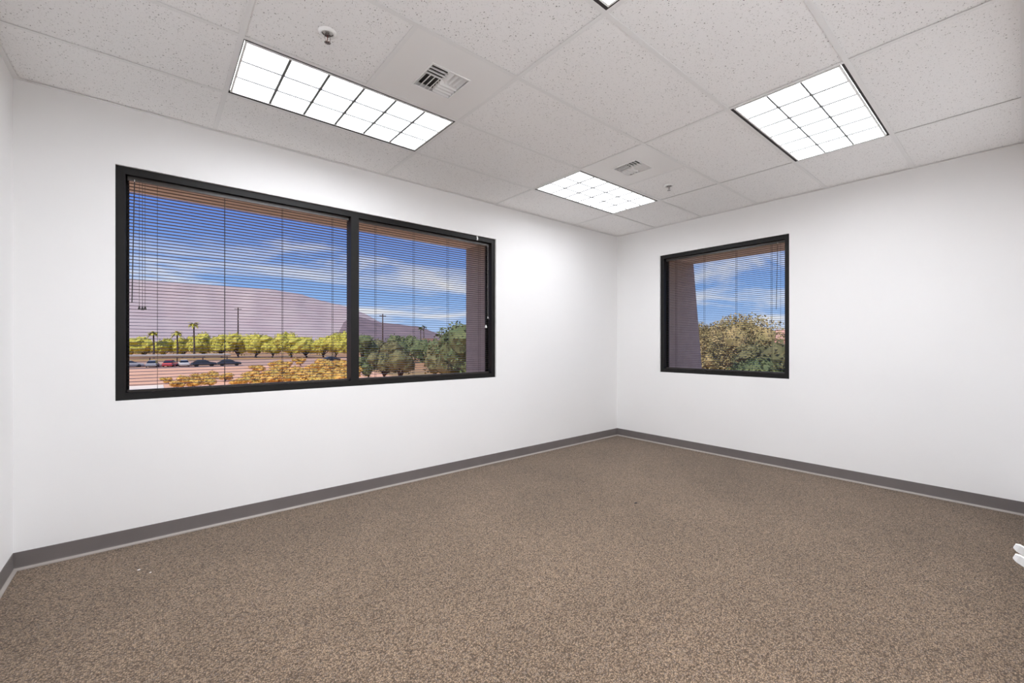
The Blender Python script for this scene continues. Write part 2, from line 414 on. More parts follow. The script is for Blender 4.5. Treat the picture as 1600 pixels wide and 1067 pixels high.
for n, (i, j) in enumerate(sorted(LIGHTS)):
    o = lp if n == 0 else copy_tree(lp)
    o.location = ((cols[i]+cols[i+1])/2, (rows[j]+rows[j+1])/2, H)
    for ch in o.children:                       # invented output per fixture: evens the walls, entrance one boosted to brighten the ceiling
        if ch.name.startswith('lit_diffuser'):
            me = ch.data.copy(); me.materials.clear(); me.materials.append(mat('lamp_%d%d' % (i, j), (0.95, 0.95, 0.93, 1), 0.5, emit=(LAMP_COLOR, LAMP_OUT[(i, j)]))); ch.data = me
    o['label'] = LL[(i, j)]; o['group'] = 'recessed louvered ceiling lights'

# ------------------------------------------------------------------ air diffusers
def make_diffuser(rot):
    root = thing('air_diffuser', '', 'air vent', (0, 0, 0), 'ceiling air diffusers')
    hp = T2/2-0.004; hc = 0.112
    m = MB()
    for (a, b, c, d) in ((-hp, -hp, -hc, hp), (hc, -hp, hp, hp), (-hc, -hp, hc, -hc), (-hc, hc, hc, hp)):
        m.box(a, b, 0.001, c, d, 0.006)
    m.build('panel', MAT['panel_metal'], root)
    m = MB(); w = 0.006                     # raised rim and the cross between the four quarters
    for (a, b, c, d) in ((-hc-w, -hc-w, -hc, hc+w), (hc, -hc-w, hc+w, hc+w), (-hc, -hc-w, hc, -hc), (-hc, hc, hc, hc+w)):
        m.box(a, b, -0.004, c, d, 0.020)
    m.build('rim', MAT['panel_metal'], root)
    m = MB(); m.box(-hc, -hc, 0.034, hc, hc, 0.037)
    for (a, b, c, d) in ((-hc-w, -hc-w, -hc, hc+w), (hc, -hc-w, hc+w, hc+w), (-hc, -hc-w, hc, -hc), (-hc, hc, hc, hc+w)): m.box(a, b, 0.021, c, d, 0.037)
    m.build('duct_neck', MAT['duct_dark'], root)
    # one curved blade, thrown outwards
    pr = [(0.0, -0.003), (0.004, 0.006), (0.011, 0.014), (0.020, 0.020)]
    b = MB(); q = hc/2 - 0.001; vs = []
    for x in (-q, q):
        vs += [(x, y, z) for y, z in pr] + [(x, y-0.0016, z+0.0016) for y, z in pr[::-1]]
    k = 8; b.add(vs, [(i, (i+1) % k, k+(i+1) % k, k+i) for i in range(k)] + [tuple(range(k))[::-1], tuple(range(k, 2*k))])
    bm = b.mesh('blade', MAT['panel_metal'])
    for qi, (sx, sy) in enumerate(((1, 1), (-1, 1), (-1, -1), (1, -1))):
        a = (qi + rot) * 90
        for n in range(4):
            off = -hc/2 + (n+0.25)*hc/4
            dv = Vector((-math.sin(R(a)), math.cos(R(a))))
            t = link('blade', bm, root, (sx*hc/2 + dv.x*off, sy*hc/2 + dv.y*off, 0)); t.rotation_euler = (0, 0, R(a))
    return root
DL = ('square white air diffuser panel with angled vent blades beside the light over the wide window',
      'square white air diffuser beside the light nearest the corner of the window walls')
for n, (x0, x1, y0, y1) in enumerate(DIFF):
    d = make_diffuser(2)
    d.location = ((x0+x1)/2, (y0+y1)/2, H); d['label'] = DL[n]

# ------------------------------------------------------------------ fire sprinklers
def make_sprinkler():
    root = thing('fire_sprinkler', '', 'sprinkler', (0, 0, 0), 'fire sprinklers')
    MB().lathe([(0.025, 0.004), (0.025, -0.006), (0.028, -0.009), (0.034, -0.008), (0.040, -0.002), (0.041, 0.004)], n=28).build('escutcheon', MAT['escutcheon'], root, smooth=True)
    MB().lathe([(0.0001, 0.010), (0.025, 0.010), (0.025, -0.003)], n=20).build('cup', MAT['sprinkler_dark'], root, smooth=True)
    m = MB(); m.lathe([(0.010, 0.010), (0.010, -0.008), (0.012, -0.009), (0.012, -0.014), (0.0001, -0.014)], n=12)
    m.build('body', MAT['chrome'], root)
    m = MB()
    for s in (-1, 1): m.path([(s*0.009, 0, -0.012), (s*0.013, 0, -0.022), (s*0.011, 0, -0.033), (s*0.002, 0, -0.042)], 0.0022, 6)
    m.build('frame_arm', MAT['chrome'], root)
    MB().tube((0, 0, -0.014), (0, 0, -0.040), 0.0022, n=8).build('bulb', MAT['glass_bulb'], root)
    m = MB(); m.lathe([(0.0001, -0.041), (0.005, -0.041), (0.005, -0.045), (0.0001, -0.045)], n=12)
    for k in range(10):
        t = 2*math.pi*k/10; c, s = math.cos(t), math.sin(t)
        m.hexa([(0.004*c+0.0016*s, 0.004*s-0.0016*c, -0.0455), (0.0145*c+0.0032*s, 0.0145*s-0.0032*c, -0.0465), (0.0145*c-0.0032*s, 0.0145*s+0.0032*c, -0.0465), (0.004*c-0.0016*s, 0.004*s+0.0016*c, -0.0455)],
               [(0.004*c+0.0016*s, 0.004*s-0.0016*c, -0.0442), (0.0145*c+0.0032*s, 0.0145*s-0.0032*c, -0.0454), (0.0145*c-0.0032*s, 0.0145*s+0.0032*c, -0.0454), (0.004*c-0.0016*s, 0.004*s+0.0016*c, -0.0442)])
    m.build('deflector', MAT['chrome'], root)
    return root
sp = make_sprinkler()
SLB = ('fire sprinkler with white ring in the tile beside the light over the wide window',
       'small fire sprinkler hanging by the light nearest the corner of the window walls')
for n, (x, y) in enumerate(SPR):
    o = sp if n == 0 else copy_tree(sp)
    o.location = (x + (0.004 if n == 0 else -0.012), y+0.016, H+0.001); o['label'] = SLB[n]

# ------------------------------------------------------------------ windows
FW, F0, F1 = 0.045, 0.018, 0.125          # frame face width, front and back depth behind the wall face
def window(name, u0, u1, mull, P):
    """P(u, d, z): world point from along-wall u, depth d behind the wall face, height z"""
    def bx(m, ua, ub, da, db, za, zb):
        m.hexa([P(ua,da,za), P(ub,da,za), P(ub,db,za), P(ua,db,za)], [P(ua,da,zb), P(ub,da,zb), P(ub,db,zb), P(ua,db,zb)])
    m = MB()
    bx(m, u0, u0+FW, F0, F1, WZ0, WZ1); bx(m, u1-FW, u1, F0, F1, WZ0, WZ1)
    bx(m, u0+FW, u1-FW, F0, F1, WZ0, WZ0+FW); bx(m, u0+FW, u1-FW, F0, F1, WZ1-FW, WZ1)
    # glazing stops behind the blind
    s = 0.016; a0, a1 = 0.098, 0.118
    root = struct(m.build(name, MAT['bronze']))
    m = MB(); bx(m, u0+FW, u0+FW+s, a0, a1, WZ0+FW, WZ1-FW); bx(m, u1-FW-s, u1-FW, a0, a1, WZ0+FW, WZ1-FW)
    bx(m, u0+FW+s, u1-FW-s, a0, a1, WZ0+FW, WZ0+FW+0.006); bx(m, u0+FW+s, u1-FW-s, a0, a1, WZ1-FW-s, WZ1-FW)
    m.build('glazing_stop', MAT['bronze'], root)
    edges = [u0+FW] + ([mull[0], mull[1]] if mull else []) + [u1-FW]
    if mull:
        m = MB(); bx(m, mull[0], mull[1], F0, F1, WZ0+FW, WZ1-FW); m.build('mullion', MAT['bronze'], root)
    for k in range(0, len(edges), 2):
        m = MB(); bx(m, edges[k]+0.002, edges[k+1]-0.002, 0.105, 0.111, WZ0+FW, WZ1-FW)
        m.build('pane', MAT['glass'], root)
    return root
PA = lambda u, d, z: (u, YA+d, z)
PB = lambda u, d, z: (XB+d, u, z)
MU = (0.940, 1.006)
window('window_1', AX0, AX1, MU, PA)
window('window_2', BY0, BY1, None, PB)

# ------------------------------------------------------------------ mini blinds
PITCH, SLW = 0.0212, 0.0300
def blind(label, ua, ub, axis, ladders, hi):
    """hung inside the frame between ua and ub; local x runs along the wall, local y points outdoors"""
    uc = (ua+ub)/2; half = (ub-ua)/2
    zt = WZ1-FW-0.001; zb = WZ0+FW
    loc = (uc, YA+0.062, zb) if axis == 'x' else (XB+0.062, uc, zb)
    root = thing('window_blind', label, 'window blind', loc, 'dark mini blinds', 0 if axis == 'x' else R(-90))
    sg = 1 if axis == 'x' else -1          # local x = +u for wall_north, -u for wall_east
    top = zt-zb
    m = MB(); m.box(-half, -0.013, top-0.027, half, 0.013, top); m.build('headrail', MAT['bronze_slat'], root)
    m = MB(); m.box(-half, -0.011, 0.001, half, 0.011, 0.016); m.build('bottom_rail', MAT['bronze_slat'], root)
    b = MB(); n = 4; vs = []
    for x in (-half+0.002, half-0.002):
        up = []; dn = []
        for k in range(n+1):
            t = -1+2*k/n; y = t*SLW/2; z = 0.0024*(1-t*t)
            up.append((x, y, z+0.0003)); dn.append((x, y, z-0.0003))
        vs += up + dn[::-1]
    k = 2*(n+1)
    b.add(vs, [(i, (i+1) % k, k+(i+1) % k, k+i) for i in range(k)] + [tuple(range(k))[::-1], tuple(range(k, 2*k))])
    sm = b.mesh('slat', MAT['bronze_slat'])
    z = top-0.040; cnt = 0; rr = random.Random(len(label))
    while z > 0.024:
        s = link('slat', sm, root, (0, 0, z)); s.rotation_euler = (R(0.6*rr.uniform(-1, 1)), 0, 0)
        z -= PITCH; cnt += 1
    for u in ladders:
        x = (u-uc)*sg; m = MB()
        for y in (-0.0158, 0.0158): m.tube((x, y, 0.008), (x, y, top-0.02), 0.0013, n=5)
        zz = top-0.042
        while zz > 0.02:
            m.tube((x, -0.0156, zz-0.001), (x, 0.0156, zz-0.001), 0.0005, n=4); zz -= PITCH
        m.build('ladder_cord', MAT['cord'], root)
    for kind, u, zend in hi:
        x = (u-uc)*sg; y = -0.026; ze = zend-zb
        if kind == 'wand':
            m = MB(); m.path([(x, -0.014, top-0.018), (x, y, top-0.022), (x, y, top-0.04)], 0.0015)
            m.build('wand_hook', MAT['clip_white'], root)
            MB().tube((x, y, top-0.035), (x-0.012, y-0.002, ze), 0.0028, n=6).build('tilt_wand', MAT['cord'], root)
        else:
            mt = MAT['cord_white'] if kind == 'white' else MAT['cord']
            m = MB(); m.path([(x, -0.013, top-0.014), (x, y, top-0.02), (x, y, top-0.2), (x, y, ze+0.022)], 0.0011)
            c = m.build('pull_cord', mt, root)
            MB().lathe([(0.0012, 0.024), (0.004, 0.018), (0.0075, 0.002), (0.007, 0.0), (0.0001, 0.0)], (x, y, ze), 8).build('tassel', MAT['cord_white'] if kind == 'white' else MAT['cord'], c)
    return root
blind('dark slatted mini blind in the wide window, on the side with cord tassels and wand', AX0+FW+0.009, MU[0]-0.010, 'x', (-0.303, 0.065, 0.434, 0.804),
      (('wand', -0.415, 1.525), ('cord', -0.392, 1.482), ('cord', -0.377, 1.480), ('cord', -0.364, 1.483)))
blind('dark slatted mini blind in the wide window half where the grey outdoor pier shows', MU[1]+0.009, AX1-FW-0.010, 'x', (1.166, 1.534, 1.9, 2.279),
      (('white', 2.372, 1.53), ('cord', 2.385, 1.52)))
blind('dark slatted mini blind filling the smaller single window', BY0+FW+0.009, BY1-FW-0.012, 'y', (-0.249, -0.607, -0.971, -1.328),
      (('wand', -1.394, 1.62), ('cord', -1.422, 1.475)))
# bits of hardware on the wide window
m = MB(); m.hexa([(-0.009, -0.007, 0), (0.004, -0.007, 0), (0.004, 0, 0), (-0.009, 0, 0)], [(-0.005, -0.003, 0.022), (0.012, -0.003, 0.022), (0.012, 0, 0.022), (-0.005, 0, 0.022)])
m.hexa([(-0.005, -0.003, 0.022), (0.012, -0.003, 0.022), (0.012, 0, 0.022), (-0.005, 0, 0.022)], [(-0.011, -0.006, 0.045), (0.000, -0.006, 0.045), (0.000, 0, 0.045), (-0.011, 0, 0.045)])
tag(m.build('blind_bracket_clip', MAT['clip_white'], None, (2.224, YA+F0, WZ1-FW+0.0)), 'small white plastic clip stuck on the top frame of the wide window', 'clip')
root = thing('cord_tassel', 'small pale cone tassel hanging in front of the wide window blind by the grey pier', 'tassel', (2.345, YA+0.034, 1.432))
MB().lathe([(0.002, 0.030), (0.006, 0.024), (0.014, 0.004), (0.012, 0.0), (0.0001, 0.002)], n=10).build('cone', MAT['clip_white'], root)
MB().path([(0, 0, 0.028), (0.010, 0, 0.25), (0.024, 0.004, 0.60), (0.025, 0.012, WZ1-FW-1.432-0.012)], 0.0009).build('cord', MAT['cord'], root)

# ------------------------------------------------------------------ light switch on wall_south beside the doorway
root = thing('light_switch', 'white double toggle light switch beside the room entrance, toggles flipped up', 'light switch', (0.603, YC, 0.966))
m = MB(); pw, ph = 0.058, 0.057
m.hexa([(-pw, 0, -ph), (pw, 0, -ph), (pw, 0, ph), (-pw, 0, ph)], [(-pw+0.004, 0.007, -ph+0.004), (pw-0.004, 0.007, -ph+0.004), (pw-0.004, 0.007, ph-0.004), (-pw+0.004, 0.007, ph-0.004)])
m.build('wall_plate', MAT['switch_white'], root)
for s in (-1, 1):
    x = s*0.023; m = MB()
    def rg(y, z, w, h, tilt): return [(x-w, y-h*tilt, z-h), (x+w, y-h*tilt, z-h), (x+w, y+h*tilt*-1, z+h), (x-w, y+h*tilt*-1, z+h)]
    pts = [(0.006, -0.0060, 0.0040, 0.0052), (0.016, -0.0010, 0.0038, 0.0050), (0.0250, 0.0040, 0.0034, 0.0046), (0.0285, 0.0058, 0.0024, 0.0030)]
    prev = None
    for y, z, w, h in pts:
        r = [(x-w, y+0.4*h, z-h), (x+w, y+0.4*h, z-h), (x+w, y-0.4*h, z+h), (x-w, y-0.4*h, z+h)]
        if prev: m.hexa(prev, r)
        prev = r
    m.build('toggle', MAT['switch_white'], root, smooth=False)
    for z in (-0.030, 0.030): MB().tube((x, 0.0065, z), (x, 0.0080, z), 0.003, n=8).build('screw', MAT['switch_white'], root)

# ------------------------------------------------------------------ scraps on the carpet
def scrap(name, label, cat, mt, x, y, rx, ry, seed, t=0.0015):
    r = random.Random(seed); n = 7; b = []; tp = []
    for k in range(n):
        a = 2*math.pi*k/n; q = r.uniform(0.65, 1.1)
        b.append((rx*q*math.cos(a), ry*q*math.sin(a), 0)); tp.append((rx*q*0.9*math.cos(a), ry*q*0.9*math.sin(a), t*r.uniform(0.6, 1.6)))
    return tag(MB().hexa(b, tp).build(name, MAT[mt], None, (x, y, 0.0005)), label, cat)
scrap('paper_scrap', 'longer white paper scrap lying on the carpet by the wide window wall', 'scrap', 'paper', -0.385, 0.160, 0.010, 0.006, 3)
scrap('paper_scrap', 'tiny round white paper fleck on the carpet near the longer scrap', 'scrap', 'paper', -0.335, 0.080, 0.005, 0.004, 5)
scrap('lint_ball', 'dark lint fleck lying on the brown carpet in the middle of the floor', 'lint', 'lint', 2.59, -1.05, 0.016, 0.011, 8, 0.004)

# ------------------------------------------------------------------ building outside the windows
GZ = -3.70
m = MB()
m.box(XL-3, YA+TH, 2.412, 5.62, YA+0.745, 3.6)                       # eave over the wide window
m.box(XB+TH, -7, 2.412, XB+1.06, YA+TH, 3.6)                          # eave over the single window
struct(m.build('eave', MAT['soffit']))
m = MB()
m.box(2.567, YA+TH, GZ, XB+TH, YA+0.745, 2.412)
def xb(z): return XB + 1.06 + (2.412-z)*0.165
m.hexa([(XB+TH, 0.045, GZ), (xb(GZ), 0.045, GZ), (xb(GZ), YA+0.745, GZ), (XB+TH, YA+0.745, GZ)],
       [(XB+TH, 0.045, 2.412), (xb(2.412), 0.045, 2.412), (xb(2.412), YA+0.745, 2.412), (XB+TH, YA+0.745, 2.412)])
struct(m.build('corner_pier', MAT['stucco']))
m = MB(); m.box(XL-3, YA+TH, GZ, 2.567, YA+TH+0.10, WZ0-0.02)
struct(m.build('wall_outside_north', MAT['stucco']))
m = MB(); m.box(XB+TH, -7, GZ, XB+TH+0.10, 0.045, WZ0-0.02)
struct(m.build('wall_outside_east', MAT['stucco']))
#OUTDOORS
# ------------------------------------------------------------------ landscape, one storey below
mat('gravel', S(232, 182, 152), 0.95, n_scale=0.25, col2=S(214, 166, 134), detail=8)
mat('asphalt', S(186, 152, 134), 0.9, n_scale=0.6, n_amt=0.10)
mat('concrete', S(232, 220, 205), 0.9, n_scale=0.8, n_amt=0.06)
mat('dry_ground', S(186, 136, 96), 0.95, n_scale=0.12, col2=S(150, 126, 84), detail=8)
mat('rock_pale', S(184, 170, 170), 0.95, n_scale=0.012, col2=S(178, 160, 162), detail=10)
mat('rock_mauve', S(134, 116, 120), 0.95, n_scale=0.012, col2=S(112, 98, 104), detail=10)
mat('leaf_yellow', S(206, 194, 88), 0.8, n_scale=1.2, col2=S(170, 170, 72))
mat('leaf_olive', S(128, 122, 82), 0.8, n_scale=1.2, col2=S(96, 98, 62))
mat('leaf_green', S(88, 104, 66), 0.8, n_scale=1.2, col2=S(112, 118, 76))
mat('leaf_tan', S(184, 164, 116), 0.8, n_scale=1.0, col2=S(140, 132, 86))
mat('leaf_gold', S(222, 174, 92), 0.85, n_scale=1.5, col2=S(186, 164, 84))
mat('bark', S(84, 68, 58), 0.9)
mat('pole_wood', S(74, 58, 52), 0.9)
mat('roof_white', S(236, 228, 216), 0.6)
mat('steel_brown', S(140, 118, 96), 0.6)
mat('car_red', S(196, 62, 70), 0.3); mat('car_silver', S(168, 172, 178), 0.3); mat('car_dark', S(50, 52, 58), 0.3); mat('car_white', S(225, 225, 225), 0.3)
mat('car_glass', S(40, 46, 54), 0.1); mat('tyre', S(24, 24, 24), 0.8)
mat('block_tan', S(206, 178, 150), 0.9); mat('block_pink', S(206, 160, 146), 0.9); mat('roof_brown', S(124, 92, 80), 0.9)

def ground_patch(name, pts, mt, dz):
    return struct(MB().hexa([(x, y, GZ-0.3) for x, y in pts], [(x, y, GZ+dz) for x, y in pts]).build(name, MAT[mt]))
ground_patch('ground', [(-3000, -200), (3500, -200), (3500, 3500), (-3000, 3500)], 'dry_ground', 0)
ground_patch('gravel_yard', [(-60, 12), (21, 12), (34, 108), (-60, 108)], 'gravel', 0.03)
ground_patch('parking_lot', [(-70, 108), (50, 108), (50, 150), (-70, 150)], 'asphalt', 0.03)
ground_patch('path', [(-30, 55), (0.5, 55), (0.5, 64), (-30, 64)], 'concrete', 0.06)

def ridge(name, label, pts, dist, mt, seed):
    """mountain with a front slope, a crest through (azimuth, height) and a back slope"""
    azs = []; a = pts[0][0]
    while a > pts[-1][0]: azs.append(a); a -= 0.35
    azs.append(pts[-1][0])
    def hh(a):
        for (a0, h0), (a1, h1) in zip(pts, pts[1:]):
            if a1 <= a <= a0: return h0 + (h1-h0)*(a0-a)/(a0-a1)
        return 0
    m = MB(); fr = [(-0.34, 0.0), (-0.26, 0.16), (-0.18, 0.40), (-0.10, 0.68), (-0.04, 0.90), (0, 1.0), (0.08, 0.8), (0.22, 0.3), (0.36, 0)]
    vs = []
    for a in azs:
        for q, k in fr:
            d = dist*(1+q); x, y = polar(a, d)
            n = noise.fractal(Vector((x*0.004+seed, y*0.004, 0)), 1.0, 2.0, 5)
            z = hh(a)*k*(1 + (0.22*n if 0 < k < 1 else 0.025*n)); vs.append((x, y, GZ - 2 + z))
    w = len(fr)
    m.add(vs, [(i*w+j, i*w+j+1, (i+1)*w+j+1, (i+1)*w+j) for i in range(len(azs)-1) for j in range(w-1)])
    return tag(m.build(name, MAT[mt], smooth=True), label, 'mountain')
ridge('mountain', 'long pale grey mountain ridge filling the horizon behind the carport',
      [(125, 210), (110, 262), (100, 272), (94.2, 276), (92, 274), (87, 276), (83, 272), (79.2, 266), (76.6, 258), (74.5, 232), (71.1, 198), (69, 160), (65, 60), (63, 0)], 2400, 'rock_pale', 1)
ridge('mountain', 'lower mauve hill sloping down to the horizon behind the dark trees',
      [(74, 0), (72, 100), (70.6, 132), (69.7, 126), (68.5, 112), (67.0, 103), (65, 96), (63.1, 88), (61.5, 70), (59.8, 51), (57.7, 26), (52, 16), (40, 14), (20, 26), (10, 22), (-5, 0)], 2050, 'rock_mauve', 7)

LEAFQ = 0
def foliage(m, c, r, n, size, rr, shell=0.45):
    for _ in range(n):
        while True:
            q = Vector((rr.uniform(-1, 1), rr.uniform(-1, 1), rr.uniform(-1, 1)))
            if shell < q.length < 1: break
        p = Vector((c[0]+q.x*r[0], c[1]+q.y*r[1], c[2]+q.z*r[2]))
        d1 = Vector((rr.gauss(0, 1), rr.gauss(0, 1), rr.gauss(0, 1))).normalized(); d2 = d1.orthogonal().normalized()
        s = size*rr.uniform(0.6, 1.3)
        m.add([p - d1*s*0.5, p + d2*s*0.28, p + d1*s*0.5, p - d2*s*0.28], [(0, 1, 2, 3)])
def tree_meshes(seed, h, w, leaf, nblob, nleaf, size, trunk_h, core=0.72):
    rr = random.Random(seed); f = MB(); t = MB()
    t.path([(0, 0, -0.2), (0.02*w, 0, trunk_h*0.5), (0, 0.03*w, trunk_h)], [0.035*w, 0.027*w, 0.022*w], 7)
    for k in range(nblob):
        a = 2*math.pi*k/nblob + rr.uniform(-0.4, 0.4); q = rr.uniform(0.15, 0.62) if k else 0
        c = (math.cos(a)*q*w*0.5, math.sin(a)*q*w*0.5, trunk_h + (h-trunk_h)*rr.uniform(0.28, 0.72))
        if k == 0: c = (0, 0, trunk_h + (h-trunk_h)*0.62)
        r = (w*rr.uniform(0.2, 0.3), w*rr.uniform(0.2, 0.3), (h-trunk_h)*rr.uniform(0.24, 0.38))
        r = (r[0], r[1], min(r[2], h-c[2]))
        f.blob(c, tuple(v*core for v in r), seed+k, amp=0.5); foliage(f, c, r, nleaf, size, rr)
        t.path([(0, 0.02*w, trunk_h*0.85), ((c[0])*0.5, c[1]*0.5, (trunk_h+c[2])*0.5), c], [0.018*w, 0.012*w, 0.006*w], 5)
    return f.mesh('foliage', MAT[leaf]), t.mesh('trunk', MAT['bark'])
def put_tree(name, label, meshes, az, d, s, rot, group=None):
    x, y = polar(az, d)
    o = thing(name, label, 'tree', (x, y, GZ), group, rot); o.scale = s if isinstance(s, tuple) else (s, s, s)
    link('foliage', meshes[0], o); link('trunk', meshes[1], o)
    return o
# yellow-green row behind the carport
TY = [tree_meshes(10+k, 9, w, 'leaf_yellow', 10, 130, 0.6, 0.9) for k, w in enumerate((10, 12, 11))]
for n, (az, d, h) in enumerate(((91.75, 206, 7.2), (90.8, 204, 8.6), (89.3, 200, 7.4), (87.75, 196, 8.1), (85.96, 192, 10.0), (84.4, 188, 8.8), (82.8, 184, 9.3), (81.1, 181, 9.6), (79.5, 178, 7.2), (77.6, 175, 9.8), (76.0, 172, 8.6), (74.1, 170, 8.4), (72.7, 168, 10.0), (71.2, 166, 8.6), (93.2, 208, 8.0), (94.9, 210, 8.8), (96.8, 212, 7.8), (98.6, 214, 9.2), (100.6, 216, 8.4), (102.8, 220, 8.0), (105.2, 222, 9.0), (107.8, 226, 8.2), (110.6, 230, 8.8))):
    put_tree('broadleaf_tree', 'sunlit yellow-green tree in the row behind the parking lot', TY[n % 3], az, d, h/9, n*1.3, 'yellow-green trees behind the parking lot')
# desert shrubs on the gravel
SG = [tree_meshes(30+k, 2.0, 2.8, 'leaf_gold', 6, 120, 0.26, 0.3) for k in range(2)]
for n, (az, d, h) in enumerate(((88.9, 68.4, 0.9), (87.5, 65, 1.25), (86.1, 66, 1.4), (85.0, 74, 1.2), (81.7, 67, 1.5), (79.9, 63, 1.9), (77.9, 60, 2.1), (75.9, 57, 2.1), (74.1, 58, 2.2), (72.3, 57, 1.9), (71.2, 63, 2.1), (79.2, 101, 1.7), (76.6, 107, 2.0), (88.2, 60, 1.0), (86.8, 59, 1.3), (85.4, 61, 1.3), (84.0, 68, 1.2), (82.6, 58, 1.3), (80.9, 55, 1.6), (79.0, 54, 1.8), (77.0, 52, 1.9), (74.9, 51, 2.0), (73.1, 51, 1.9), (71.6, 53, 2.0), (78.1, 90, 1.9), (74.4, 98, 2.0), (72.0, 88, 2.1), (73.5, 92, 2.0), (78.9, 78, 1.9), (75.0, 80, 2.0), (72.4, 76, 2.1), (76.9, 68, 1.9), (80.9, 82, 1.6))):
    x, y = polar(az, d)
    o = thing('desert_shrub', 'golden desert shrub growing on the pinkish gravel yard', 'shrub', (x, y, GZ), 'golden shrubs on the gravel', n*2.1); k = h/2
    o.scale = (k*1.25, k*1.25, k); link('foliage', SG[n % 2][0], o); link('stem', SG[n % 2][1], o)
# darker trees seen past the mullion
TO = [tree_meshes(50+k, 7, 8, lf, 10, 170, 0.42, 0.8) for k, lf in enumerate(('leaf_olive', 'leaf_green', 'leaf_olive'))]
for n, (az, d, h, v) in enumerate(((69.6, 117, 7.6, 1), (67.8, 126, 6.8, 0), (66.3, 104, 6.0, 2), (64.7, 114, 7.6, 1), (63.2, 134, 6.4, 0))):
    put_tree('desert_tree', 'dark green tree in the line below the mauve hill', TO[v], az, d, (h/7*1.15, h/7*1.15, h/7), n*1.7, 'dark trees below the mauve hill')
for n, (az, d, h, v, lb) in enumerate(((67.0, 63, 4.3, 0, 'broad olive tree, the wider of two before the dark tree line'), (65.1, 57, 4.5, 2, 'rounder olive tree leaning into the broad one before the dark tree line'), (69.0, 63.6, 3.4, 1, 'low green tree beside the window mullion on bare ground'),
                                      (60.6, 61, 6.0, 1, 'green tree next to the tall tree by the grey pier'), (58.4, 50.6, 6.9, 0, 'tall olive tree just before the grey pier'), (56.8, 45.4, 7.3, 1, 'tallest green tree partly hidden by the grey pier'), (59.4, 55.8, 5.0, 2, 'small olive tree under the tall tree by the pier'))):
    put_tree('desert_tree', lb, TO[v], az, d, (h/7*1.05, h/7*1.05, h/7), n*2.3+0.5)
# trees outside the single window
TB = tree_meshes(71, 8, 7.5, 'leaf_tan', 20, 1000, 0.21, 1.2, 0.5)
put_tree('mesquite_tree', 'tall tan-leaved tree filling the single window view', TB, 22.8, 40.4, 0.97, 0.4)
put_tree('mesquite_tree', 'shorter tan-leaved tree touching the tall one on the pier side', TB, 25.0, 42, 0.88, 2.4)
put_tree('mesquite_tree', 'far tan tree at the edge of the sloped pier in the single window', TB, 26.9, 60, 1.02, 4.0)
TG = tree_meshes(81, 5, 5.5, 'leaf_green', 9, 320, 0.30, 0.8)
put_tree('desert_tree', 'bushy green tree under the tassel of the single window', tree_meshes(82, 5, 5.5, 'leaf_olive', 9, 320, 0.30, 0.8), 18.6, 36, 1.04, 1.0)
put_tree('desert_tree', 'low green bush at the foot of the tall tan tree', TG, 20.8, 33, 0.86, 2.0)
put_tree('desert_tree', 'lowest green bush near the sloped pier in the single window', TG, 24.5, 36, 0.62, 3.0)

# palms
def palm_meshes(seed, h):
    rr = random.Random(seed); t = MB(); f = MB()
    t.path([(0, 0, -0.2), (0.1, 0, h*0.4), (0, 0.1, h*0.75), (0, 0, h-0.4)], [0.34, 0.26, 0.22, 0.2], 8)
    for k in range(26):
        a = 2*math.pi*k/26*3.7; up = rr.uniform(-0.5, 0.9); ln = rr.uniform(1.5, 2.1); d = Vector((math.cos(a), math.sin(a), 0)); s = Vector((-d.y, d.x, 0))
        pts = [Vector((0, 0, h-0.4)) + d*ln*u + Vector((0, 0, up*ln*u - 0.9*u*u*ln*0.6)) for u in (0, 0.35, 0.7, 1)]
        ws = (0.05, 0.42, 0.38, 0.03); vs = []
        for p, w in zip(pts, ws): vs += [p - s*w, p + Vector((0, 0, 0.06)), p + s*w]
        f.add(vs, [(3*i+j, 3*i+j+1, 3*i+j+4, 3*i+j+3) for i in range(3) for j in range(2)])
    return f, t.mesh('trunk', MAT['bark'])
def put_palm(label, az, d, h, leaf, group):
    f, t = palm_meshes(int(az*10), h); x, y = polar(az, d)
    o = thing('palm_tree', label, 'palm tree', (x, y, GZ), group); f.build('fronds', MAT[leaf], o); link('trunk', t, o)
for az, d, h in ((90.06, 196, 9.2), (88.17, 192, 9.2), (86.78, 186, 12.2)): put_palm('tallest yellow-green fan palm among the parking lot trees' if h > 10 else 'shorter yellow-green fan palm standing among the parking lot trees', az, d, h, 'leaf_yellow', 'palms by the parking lot')
for az, d, h in ((62.5, 256, 14.4), (62.1, 261, 15.7), (59.8, 274, 15.0)): put_palm('thin dark fan palm standing alone past the end of the mauve hill' if az < 60 else ('taller' if h > 15 else 'shorter') + ' of two dark fan palms side by side before the mauve hill', az, d, h, 'leaf_green', 'far dark palms')
# utility poles
def pole(label, az, d, h):
    x, y = polar(az, d); o = thing('utility_pole', label, 'utility pole', (x, y, GZ))
    MB().tube((0, 0, -0.3), (0, 0, h), 0.26, 0.18, 8).build('post', MAT['pole_wood'], o)
    MB().box(-1.2, -0.08, h-0.9, 1.2, 0.08, h-0.7).build('crossarm', MAT['pole_wood'], o)
pole('dark wooden utility pole standing before the pale ridge', 82.84, 200, 19.3)
pole('dark wooden utility pole standing before the mauve hill', 67.22, 157, 15.5)

